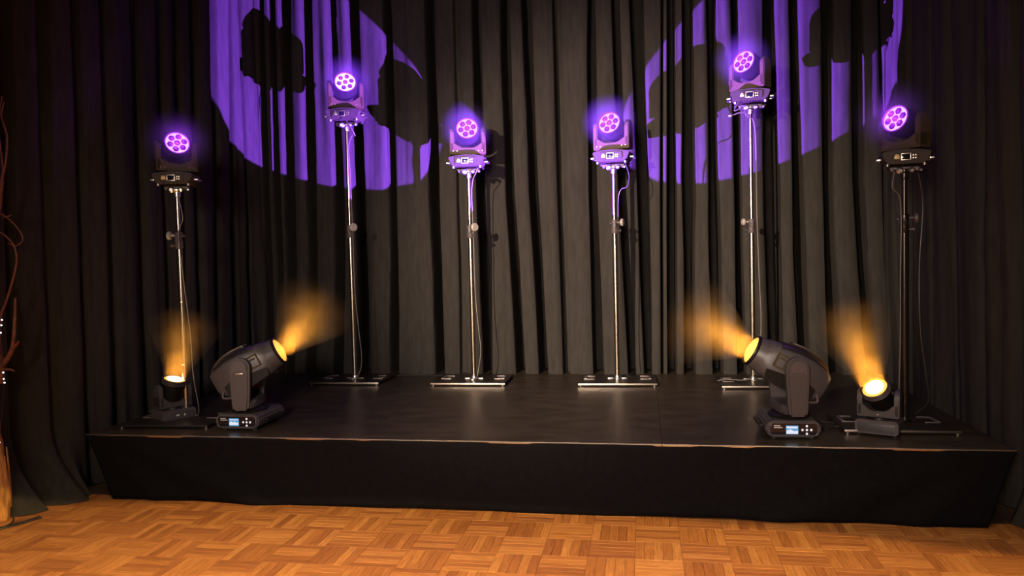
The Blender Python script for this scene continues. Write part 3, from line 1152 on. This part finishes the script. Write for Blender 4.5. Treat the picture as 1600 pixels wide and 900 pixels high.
t_, Rm = floor_wash(-3.545, 5.27, -0.42, (-1.27, 0.10, 0), -1, 'small warm wash light on the floor, beside the left big moving light')
warm_beam(Rm, 0.125, 1.6, 24, 0.50, 'l', 'amber haze rising from the small floor light at left')
t_, Rm = floor_wash(1.465, 5.19, 0.18, (-0.86, -0.30, 0), 1, 'small warm wash light on the floor, beside the right big moving light')
warm_beam(Rm, 0.125, 3.6, 22, 0.75, 'r', 'amber haze rising from the small floor light at right', bend=(-0.30, 0.18, 1.0))


# ------------------------------------------------------------------ big moving heads
def big_mover(x, y, side, pan, elev, base_turn, beam_target, label, amber_label, beam_p=1.0, beam_half=8.9):
    """side = +1 head points to picture-right, -1 to picture-left"""
    t = empty('moving_head_light', (x, y, SZ), pan)
    setp(t, label, 'stage light', 'big black moving head lights')
    # base
    bm = B()
    a, h = 0.165, 0.105
    oc = [(-a + 0.035, 0), (a - 0.035, 0), (a, 0.03), (a, h - 0.03), (a - 0.03, h), (-a + 0.03, h), (-a, h - 0.03), (-a, 0.03)]
    prism(bm, oc, 0.40, None, 0.010)
    base = obj('base', bm, M['plastic'], t, (0, 0.03, 0.014), (0, 0, base_turn - pan))
    bm = B()
    oc2 = [(-0.125, 0.018), (0.125, 0.018), (0.14, 0.032), (0.14, h - 0.03), (0.125, h - 0.016), (-0.125, h - 0.016), (-0.14, h - 0.03), (-0.14, 0.032)]
    prism(bm, oc2, 0.006, None, 0.002)
    obj('control_panel', bm, M['screen_dark'], base, (0, -0.202, 0))
    bm = B()
    for k in range(8):
        (x0, z0), (x1, z1) = oc2[k], oc2[(k + 1) % 8]
        rod(bm, (x0 * 1.05, 0, (z0 - .05) * 1.1 + .05), (x1 * 1.05, 0, (z1 - .05) * 1.1 + .05), 0.005, n=8)
    obj('panel_frame', bm, M['metal_dark'], base, (0, -0.202, 0))
    bm = B()
    box(bm, (0, 0, 0), (0.074, 0.003, 0.054), 0.001)
    scr = obj('display', bm, M['lcd'], base, (-0.018 if side > 0 else -0.01, -0.2065, 0.050))
    bm = B()
    if side > 0:
        tri = [(-0.034, -0.020), (0.034, -0.020), (0.034, 0.0), (0.020, -0.004), (0.006, 0.004), (-0.010, -0.002), (-0.020, 0.006), (-0.034, -0.002)]
        prism(bm, tri, 0.001)
        box(bm, (0, 0, 0.017), (0.066, 0.001, 0.005))
    else:
        prism(bm, [(-0.034, -0.024), (0.034, -0.024), (0.034, -0.004), (0.012, -0.008), (-0.010, 0.004), (-0.034, -0.004)], 0.001)
        box(bm, (0, 0, 0.016), (0.066, 0.001, 0.012))
    obj('display_picture', bm, M['lcd_w'], base, (-0.018 if side > 0 else -0.01, -0.2088, 0.050))
    bm = B()
    for (cx, cz, ww) in ((-0.100, 0.076, 0.040), (-0.094, 0.064, 0.052)):
        box(bm, (cx, 0, cz), (ww, 0.001, 0.005))
    obj('print_mark', bm, M['white_mark'], base, (0.0, -0.2065, 0))
    for (bx, bz) in ((0, 0), (0.026, 0), (-0.026, 0), (0, 0.024), (0, -0.024)):
        bm = B()
        lathe(bm, [(0, 0.004), (0.006, 0.003), (0.0075, 0)], 12, (0, 0, 0), (0, -1, 0))
        obj('button', bm, M['button'], base, (0.078 + bx, -0.2055, 0.050 + bz))
    for sx in (-1, 1):
        bm = B()
        box(bm, (0, 0, 0), (0.016, 0.24, 0.022), 0.005)
        box(bm, (-sx * 0.012, -0.11, 0), (0.02, 0.02, 0.022), 0.004)
        box(bm, (-sx * 0.012, 0.11, 0), (0.02, 0.02, 0.022), 0.004)
        obj('handle', bm, M['plastic_dark'], base, (sx * 0.185, 0, 0.055))
        for sy in (-1, 1):
            bm = B()
            lathe(bm, [(0, 0), (0.018, 0), (0.02, 0.014), (0, 0.014)], 14)
            obj('rubber_foot', bm, M['rubber'], base, (sx * 0.115, sy * 0.16, -0.014))
    bm = B()
    lathe(bm, [(0, 0), (0.125, 0), (0.13, 0.01), (0.11, 0.03), (0, 0.03)], 30)
    obj('swivel_ring', bm, M['plastic_dark'], t, (0, 0.0, 0.119))
    # yoke: lower web plus two long rounded arms front (-Y) and back (+Y)
    PZ = 0.420
    bm = B()
    loft(bm, [(-0.085, 0, 0.185, 0.13, 0.030, 4), (-0.06, 0, 0.180, 0.17, 0.036, 4), (0.06, 0, 0.180, 0.17, 0.036, 4), (0.085, 0, 0.185, 0.13, 0.030, 4)], 28)
    yk = obj('yoke', bm, M['plastic'], t)
    for sy in (-1, 1):
        bm = B()
        prism(bm, [(-0.052, 0.15), (0.052, 0.15), (0.060, 0.20), (0.070, 0.38)] + [(0.070 * cos(pi * i / 12), 0.45 + 0.072 * sin(pi * i / 12)) for i in range(13)] + [(-0.070, 0.38), (-0.060, 0.20)], 0.062, Matrix.Translation((0, sy * 0.185, 0)), 0.014)
        arm = obj('arm', bm, M['plastic'], t)
        bm = B()
        ring = [(0.050 * cos(pi * i / 12), 0.45 + 0.050 * sin(pi * i / 12)) for i in range(13)]
        prism(bm, ring + [(-0.052, 0.405), (-0.03, 0.425), (0.03, 0.425), (0.052, 0.405)], 0.006, Matrix.Translation((0, sy * 0.2185, 0)), 0.002)
        obj('arm_cap', bm, M['metal_dark'], arm)
        bm = B()
        box(bm, (0, sy * 0.2175, 0.412), (0.050, 0.004, 0.010), 0.0015)
        obj('badge', bm, M['edge'] if side > 0 else M['metal_dark'], arm)
    bm = B()
    rod(bm, (0, -0.16, PZ), (0, 0.16, PZ), 0.045, 0.045, 20)
    obj('tilt_axle', bm, M['plastic_dark'], t)
    # head, built pointing along +X
    bm = B()
    secs = [(-0.240, 0, 0.000, 0.080, 0.060, 3.5), (-0.232, 0, 0.000, 0.105, 0.088, 4), (-0.180, 0, 0.000, 0.132, 0.122, 5), (-0.08, 0, 0.008, 0.140, 0.136, 5),
            (0.02, 0, 0.008, 0.140, 0.140, 4.5), (0.13, 0, 0.002, 0.128, 0.126, 3.6), (0.185, 0, 0, 0.116, 0.116, 2.4), (0.20, 0, 0, 0.108, 0.108, 2.0), (0.255, 0, 0, 0.102, 0.102, 2), (0.262, 0, 0, 0.096, 0.096, 2), (0.250, 0, 0, 0.090, 0.090, 2)]
    loft(bm, secs, 40)
    Rh = Matrix.Rotation(-elev, 4, 'Y') if side > 0 else Matrix.Rotation(elev, 4, 'Y') @ Matrix.Rotation(pi, 4, 'Z')
    head = obj('head', bm, M['plastic'], t, None)
    HM = Matrix.Translation((0, 0, PZ)) @ Rh
    head.matrix_local = HM
    bm = B()
    lathe(bm, [(0.098, 0.246), (0.104, 0.25), (0.106, 0.262), (0.100, 0.272), (0.092, 0.268), (0.090, 0.25)], 36, (0, 0, 0), (1, 0, 0))
    obj('lens_ring', bm, M['plastic_dark'], head)
    bm = B()
    lathe(bm, [(0.091, 0.255), (0.084, 0.266), (0.066, 0.276), (0.04, 0.284), (0, 0.288)], 36, (0, 0, 0), (1, 0, 0))
    obj('lens', bm, M['warm_lens'], head)
    bm = B()
    lathe(bm, [(0, 0.010), (0.03, 0.008), (0.055, 0.0), (0.055, -0.01)], 28, (0.272, 0, -0.024), (1, 0, -0.12))
    obj('hot_spot', bm, M['warm_pale'], head)
    for sy in (-1, 1):      # twin ridges along the top cover
        bm = B()
        pts = [(-0.238, sy * 0.045, 0.062), (-0.195, sy * 0.050, 0.120), (-0.12, sy * 0.056, 0.152), (-0.03, sy * 0.050, 0.164), (0.06, sy * 0.034, 0.158)]
        tube(bm, pts, 0.0075, 8)
        obj('top_ridge', bm, M['edge'], head)
        # recessed side panel: frame with a sunk tray
        bm = B()
        for (cx, cz, wx, wz) in ((0.085, 0.062, 0.11, 0.010), (0.085, -0.022, 0.11, 0.010), (0.034, 0.02, 0.010, 0.092), (0.136, 0.02, 0.010, 0.092), (0.085, 0.038, 0.07, 0.012), (0.070, 0.010, 0.012, 0.05)):
            box(bm, (cx, 0, cz), (wx, 0.016, wz), 0.002)
        obj('side_panel', bm, M['yoke'], head, (0, sy * 0.137, 0.0), (0, 0, sy * -0.04))
        bm = B()
        tube(bm, [(-0.190, sy * 0.125, -0.06), (-0.215, sy * 0.128, -0.10), (-0.165, sy * 0.13, -0.128)], 0.008, 8)
        obj('rear_grip', bm, M['metal_dark'], head)
        bm = B()
        prism(bm, [(-0.17, -0.116), (-0.168, -0.04), (-0.10, -0.02), (0.10, -0.05), (0.165, -0.06), (0.15, -0.115), (0.0, -0.128)], 0.010, Matrix.Translation((0, sy * 0.1355, 0)), 0.003)
        obj('lower_cover', bm, M['plastic_dark'], head)
    bm = B()
    rings = []
    for (x_, hy, hz_, e_) in ((-0.205, 0.112, 0.110, 4.5), (-0.178, 0.1345, 0.1245, 5), (-0.08, 0.1425, 0.1465, 5), (0.02, 0.1425, 0.1505, 4.5), (0.10, 0.134, 0.138, 3.9), (0.135, 0.128, 0.128, 3.5)):
        ring = []
        for i in range(17):
            a_ = radians(30) + radians(120) * i / 16
            ca, sa = cos(a_), sin(a_)
            ring.append(bm.verts.new((x_, hy * math.copysign(abs(ca) ** (2 / e_), ca), 0.004 + hz_ * abs(sa) ** (2 / e_))))
        rings.append(ring)
    for ra, rb in zip(rings, rings[1:]):
        for i in range(16):
            bm.faces.new((ra[i], ra[i + 1], rb[i + 1], rb[i]))
    obj('top_cover', bm, M['cover_dark'], head)
    # rear vent
    bm = B()
    for k in range(5):
        box(bm, (-0.242, 0, -0.035 + 0.018 * k), (0.006, 0.12, 0.006), 0.001)
    obj('rear_vent', bm, M['plastic_dark'], head)
    W = Matrix.Translation((x, y, SZ)) @ Matrix.Rotation(pan, 4, 'Z') @ HM
    p = W @ V3((0.31, 0, 0))
    axis = ((W @ V3((1.31, 0, 0))) - p).normalized()
    # the violet profile beam that crosses the stage to the back drape
    spot('violet_profile_beam', p + V3((0, 0.24, 0)) + (V3(beam_target) - p).normalized() * 0.10, beam_target, 17000 * beam_p, (0.27, 0.070, 1.0), beam_half, 0.035, 0.010)
    R2 = Matrix.Translation(W @ V3((0.292, 0, 0)))
    s, o = warm_beam(R2, 0.0, 3.0, 27, 0.60, 'm', amber_label, bend=axis + V3((-0.12 * side if side > 0 else -0.1, -0.40, 0.30 if side > 0 else 0.05)))
    return t, p


big_mover(-2.85, 5.14, 1, radians(29.5 - 17), radians(28), 0.0, (1.054, 7.62, 3.274), 'big black moving head light at left, its lens pointing up to the right',
          'amber haze beam from the big moving head at left', 1.0, 10.6)
big_mover(0.90, 5.14, -1, radians(-10.2 + 17), radians(29), 0.02, (-3.44, 7.62, 3.456), 'big black moving head light at right, its lens pointing up to the left',
          'amber haze beam from the big moving head at right', 1.0, 10.7)


# ------------------------------------------------------------------ cables
def cable(pts, r, mat, label, group=None, name='cable'):
    bm = B()
    tube(bm, pts, r * 0.8, 8)
    o = obj(name, bm, M[mat])
    setp(o, label, 'cable', group)
    return o


cg = 'cables hanging down the stands'
cable([(-3.44, 5.28, 2.17), (-3.40, 5.27, 1.98), (-3.44, 5.27, 1.86), (-3.42, 5.28, 1.5), (-3.385, 5.28, 1.1), (-3.375, 5.28, 0.80), (-3.355, 5.30, 0.55), (-3.38, 5.33, 0.486)], 0.005, 'cable_grey', 'thin cable hanging down the leftmost stand', cg)
cable([(-2.745, 6.92, 2.95), (-2.69, 6.90, 2.88), (-2.66, 6.93, 2.80), (-2.72, 7.02, 2.82), (-2.765, 7.03, 2.72), (-2.765, 7.04, 2.5), (-2.762, 7.05, 1.9), (-2.76, 7.05, 1.35), (-2.735, 7.04, 1.0), (-2.71, 7.04, 0.68), (-2.74, 7.03, 0.53), (-2.78, 7.0, 0.490)], 0.0055, 'cable_grey', 'pale cable looping down the tall left stand', cg)
cable([(-1.50, 6.98, 2.45), (-1.52, 6.97, 2.40), (-1.56, 7.02, 2.34), (-1.575, 7.03, 2.2), (-1.575, 7.05, 1.9), (-1.57, 7.05, 1.3), (-1.545, 7.04, 0.95), (-1.53, 7.04, 0.75), (-1.56, 7.03, 0.55), (-1.57, 7.0, 0.490)], 0.0055, 'cable_grey', 'pale cable down the left middle stand', cg)
cable([(-0.15, 7.0, 2.44), (-0.12, 6.99, 2.32), (-0.14, 7.0, 2.23), (-0.20, 7.03, 2.2), (-0.225, 7.06, 2.05), (-0.222, 7.07, 1.5), (-0.215, 7.07, 0.9), (-0.19, 7.07, 0.56), (-0.13, 7.1, 0.49), (-0.08, 7.2, 0.488), (0.0, 7.3, 0.488)], 0.005, 'cable', 'black cable down the right middle stand', cg)
cable([(0.84, 6.98, 2.93), (0.79, 6.93, 2.84), (0.86, 6.93, 2.86), (0.90, 7.0, 2.80), (0.975, 7.05, 2.7), (0.985, 7.06, 2.0), (1.00, 7.06, 1.4), (1.01, 7.05, 0.95), (0.96, 7.0, 0.60), (0.88, 6.9, 0.51), (0.70, 6.92, 0.505), (0.62, 6.95, 0.488)], 0.0055, 'cable_grey', 'grey cable down the tall right stand', cg)
cable([(1.60, 5.33, 2.12), (1.585, 5.32, 2.02), (1.64, 5.36, 1.96), (1.655, 5.38, 1.8), (1.65, 5.38, 1.4), (1.648, 5.38, 1.0), (1.64, 5.38, 0.6), (1.66, 5.36, 0.49)], 0.005, 'cable_grey', 'thin cable down the left side of the dark rightmost pole', cg)
cable([(1.76, 5.38, 2.11), (1.80, 5.42, 1.9), (1.785, 5.44, 1.5), (1.79, 5.44, 1.1), (1.83, 5.46, 0.8), (1.86, 5.5, 0.6), (1.80, 5.56, 0.50)], 0.006, 'cable', 'black cable down the right side of the dark rightmost pole', cg)
# looping tails at the lamps
def clamp_tail(x, y, z):
    t = empty('safety_clamp', (x, y, z))
    setp(t, 'loose safety clamp dangling below the tall right wash light', 'clamp')
    bm = B()
    tube(bm, [(0, 0, 0.0), (0.06, -0.01, 0.02), (0.12, 0, 0.02), (0.165, 0.05, -0.02)], 0.005)
    obj('wire', bm, M['cable_grey'], t)
    bm = B()
    lathe(bm, [(0, -0.02), (0.018, -0.016), (0.020, 0.01), (0.012, 0.02), (0, 0.02)], 14, (-0.01, 0, 0), (1, 0, 0))
    obj('hook', bm, M['chrome'], t)


clamp_tail(0.765, 6.95, 2.80)

fg = 'black cables lying on the stage'
cable([(1.33, 5.28, 0.463), (1.22, 5.32, 0.458), (1.15, 5.24, 0.458), (1.10, 5.36, 0.458), (1.06, 5.26, 0.462)], 0.007, 'cable', 'black cable on the stage between the right big head and right small light', fg)
cable([(1.34, 5.34, 0.463), (1.24, 5.44, 0.458), (1.10, 5.46, 0.458), (1.02, 5.42, 0.460)], 0.007, 'cable', 'second black cable on the stage behind the right big head', fg)
cable([(-3.38, 5.24, 0.460), (-3.24, 5.12, 0.457), (-3.16, 5.08, 0.457), (-3.12, 5.24, 0.457), (-3.06, 5.34, 0.457)], 0.006, 'cable', 'thin black cable on the stage beside the left big head', fg)
cable([(-3.70, 5.32, 0.47), (-3.78, 5.36, 0.50), (-3.86, 5.42, 0.478), (-3.90, 5.48, 0.458)], 0.006, 'cable_grey', 'short cable end at the left of the small left floor light', fg)
cable([(-2.60, 7.36, 0.456), (-2.3, 7.42, 0.456), (-2.0, 7.40, 0.456), (-1.85, 7.3, 0.47)], 0.005, 'cable', 'thin cable along the foot of the back drape at left', fg)
fl = 'black cables on the floor by the twig bundle'
for k, pts in enumerate([[(-4.25, 4.12, .008), (-4.05, 4.14, .008), (-3.98, 4.25, .009), (-3.93, 4.36, .012)],
                         [(-4.35, 4.02, .008), (-4.10, 4.07, .008), (-3.99, 4.16, .009), (-3.90, 4.34, .012)],
                         [(-4.20, 3.98, .008), (-4.05, 4.10, .008), (-4.02, 4.22, .010), (-4.10, 4.33, .02)]]):
    cable(pts, 0.006, 'cable', ['cable nearest the twig trunk on the wooden floor', 'outermost cable curving across the wooden floor at left', 'cable crossing under the others by the twig trunk'][k], fl)

# ------------------------------------------------------------------ bundle of twigs
tb = empty('twig_bundle', (-4.2, 4.3, 0.0))
setp(tb, 'upright bundle of orange bark and red-brown twigs at the left edge', 'branches')


def twl(pts):
    return [(p_[0] + 4.2, p_[1] - 4.3, p_[2]) for p_ in pts]


bm = B()
rings = []
for j in range(26):
    z = j * 0.042
    f = j / 25
    n = 22
    r0 = 0.074 + 0.020 * math.exp(-((z - 0.22) / 0.14) ** 2) - 0.028 * f
    ring = []
    for i in range(n):
        a = 2 * pi * i / n
        r = r0 * (1 + 0.14 * sin(3 * a + 4 * z) + 0.10 * vn(a * 3 + z * 3, 41) + 0.06 * vn(a * 7 + z * 11, 43))
        ring.append(bm.verts.new((r * cos(a), r * sin(a), z)))
    if rings:
        for i in range(n):
            bm.faces.new((rings[-1][i], rings[-1][(i + 1) % n], ring[(i + 1) % n], ring[i]))
    rings.append(ring)
bm.faces.new(rings[0][::-1])
bm.faces.new(rings[-1])
obj('trunk', bm, M['bark'], tb, (-0.005, 0, 0))
bm = B()
for k in range(9):
    a = k * 0.7
    r = 0.075
    tube(bm, [(r * cos(a), r * sin(a), 0.02 + 0.05 * k), (1.1 * r * cos(a + .1), 1.1 * r * sin(a + .1), 0.2 + 0.05 * k), (r * cos(a + .15), r * sin(a + .15), 0.42 + 0.05 * k)], 0.012, 6, 0.3)
obj('bark_strip', bm, M['bark'], tb)
TW = [([(-4.16, 4.3, 0.86), (-4.112, 4.3, 0.998), (-4.052, 4.3, 1.061), (-4.009, 4.3, 1.143), (-3.986, 4.3, 1.288), (-3.971, 4.3, 1.452)], 0.022, .3),
      ([(-4.01, 4.3, 1.123), (-3.971, 4.29, 1.152), (-3.946, 4.28, 1.172)], 0.012, .4),
      ([(-4.10, 4.29, 0.985), (-4.075, 4.28, 0.99), (-4.018, 4.27, 0.994), (-3.971, 4.26, 0.986)], 0.009, .5),
      ([(-4.16, 4.3, 1.0), (-4.12, 4.3, 1.20), (-4.092, 4.3, 1.33), (-4.038, 4.3, 1.432), (-3.972, 4.3, 1.596), (-3.947, 4.3, 1.697), (-3.96, 4.3, 1.779), (-4.013, 4.3, 1.842), (-4.09, 4.3, 1.89), (-4.2, 4.3, 1.95)], 0.0085, .5),
      ([(-4.15, 4.32, 1.95), (-4.06, 4.31, 1.986), (-4.014, 4.3, 1.972), (-3.96, 4.3, 1.93), (-3.904, 4.3, 1.859), (-3.898, 4.3, 1.814), (-3.946, 4.3, 1.783), (-4.006, 4.3, 1.801)], 0.0055, .5),
      ([(-4.03, 4.3, 1.965), (-3.981, 4.29, 1.971), (-3.952, 4.28, 1.978)], 0.005, .8),
      ([(-4.14, 4.3, 1.9), (-4.054, 4.3, 2.088), (-4.023, 4.3, 2.209), (-3.987, 4.3, 2.328), (-3.969, 4.3, 2.469), (-3.987, 4.3, 2.55), (-4.002, 4.3, 2.612), (-3.979, 4.3, 2.691)], 0.009, .35),
      ([(-4.13, 4.33, 1.8), (-4.056, 4.33, 2.129), (-4.032, 4.32, 2.29), (-4.026, 4.3, 2.532), (-3.99, 4.3, 2.731)], 0.0075, .4),
      ([(-4.12, 4.31, 0.9), (-4.105, 4.3, 1.05), (-4.107, 4.3, 1.227), (-4.081, 4.3, 1.351)], 0.022, .3),
      ([(-4.16, 4.28, 0.9), (-4.08, 4.25, 1.144), (-4.077, 4.27, 1.268), (-4.107, 4.3, 1.392), (-4.16, 4.3, 1.7)], 0.020, .4),
      ([(-4.20, 4.3, 0.95), (-4.22, 4.3, 1.5), (-4.15, 4.3, 2.1), (-4.20, 4.3, 2.7)], 0.022, .3),
      ([(-4.24, 4.3, 0.95), (-4.34, 4.28, 1.4), (-4.30, 4.26, 1.9), (-4.42, 4.2, 2.5)], 0.018, .3),
      ([(-4.21, 4.25, 0.95), (-4.30, 4.18, 1.3), (-4.22, 4.12, 1.7), (-4.33, 4.1, 2.2)], 0.014, .3)]
for pts, r, tp in TW:
    bm = B()
    tube(bm, twl(pts), r, 8, tp)
    obj('twig', bm, M['twig'], tb)
fa = empty('fairy_light_string', (-4.08, 4.22, 0.0))
setp(fa, 'string of tiny white fairy lights wound down the twig bundle', 'fairy lights')
LB = [(-4.003, 4.22, 1.316), (-4.009, 4.22, 1.283), (-4.017, 4.22, 1.235), (-4.014, 4.22, 0.982), (-4.012, 4.22, 0.941), (-4.009, 4.22, 0.917), (-4.051, 4.20, 0.539)]
bm = B()
tube(bm, [(p_[0] + 4.08, p_[1] - 4.22, p_[2]) for p_ in [(-4.08, 4.22, 1.5)] + LB + [(-4.09, 4.21, 0.30), (-4.10, 4.2, 0.008)]], 0.0018, 5)
obj('wire', bm, M['cable'], fa)
for p_ in LB:
    bm = B()
    bmesh.ops.create_icosphere(bm, subdivisions=1, radius=0.0055)
    obj('bulb', bm, M['bulb'], fa, (p_[0] + 4.08, p_[1] - 4.22, p_[2]))
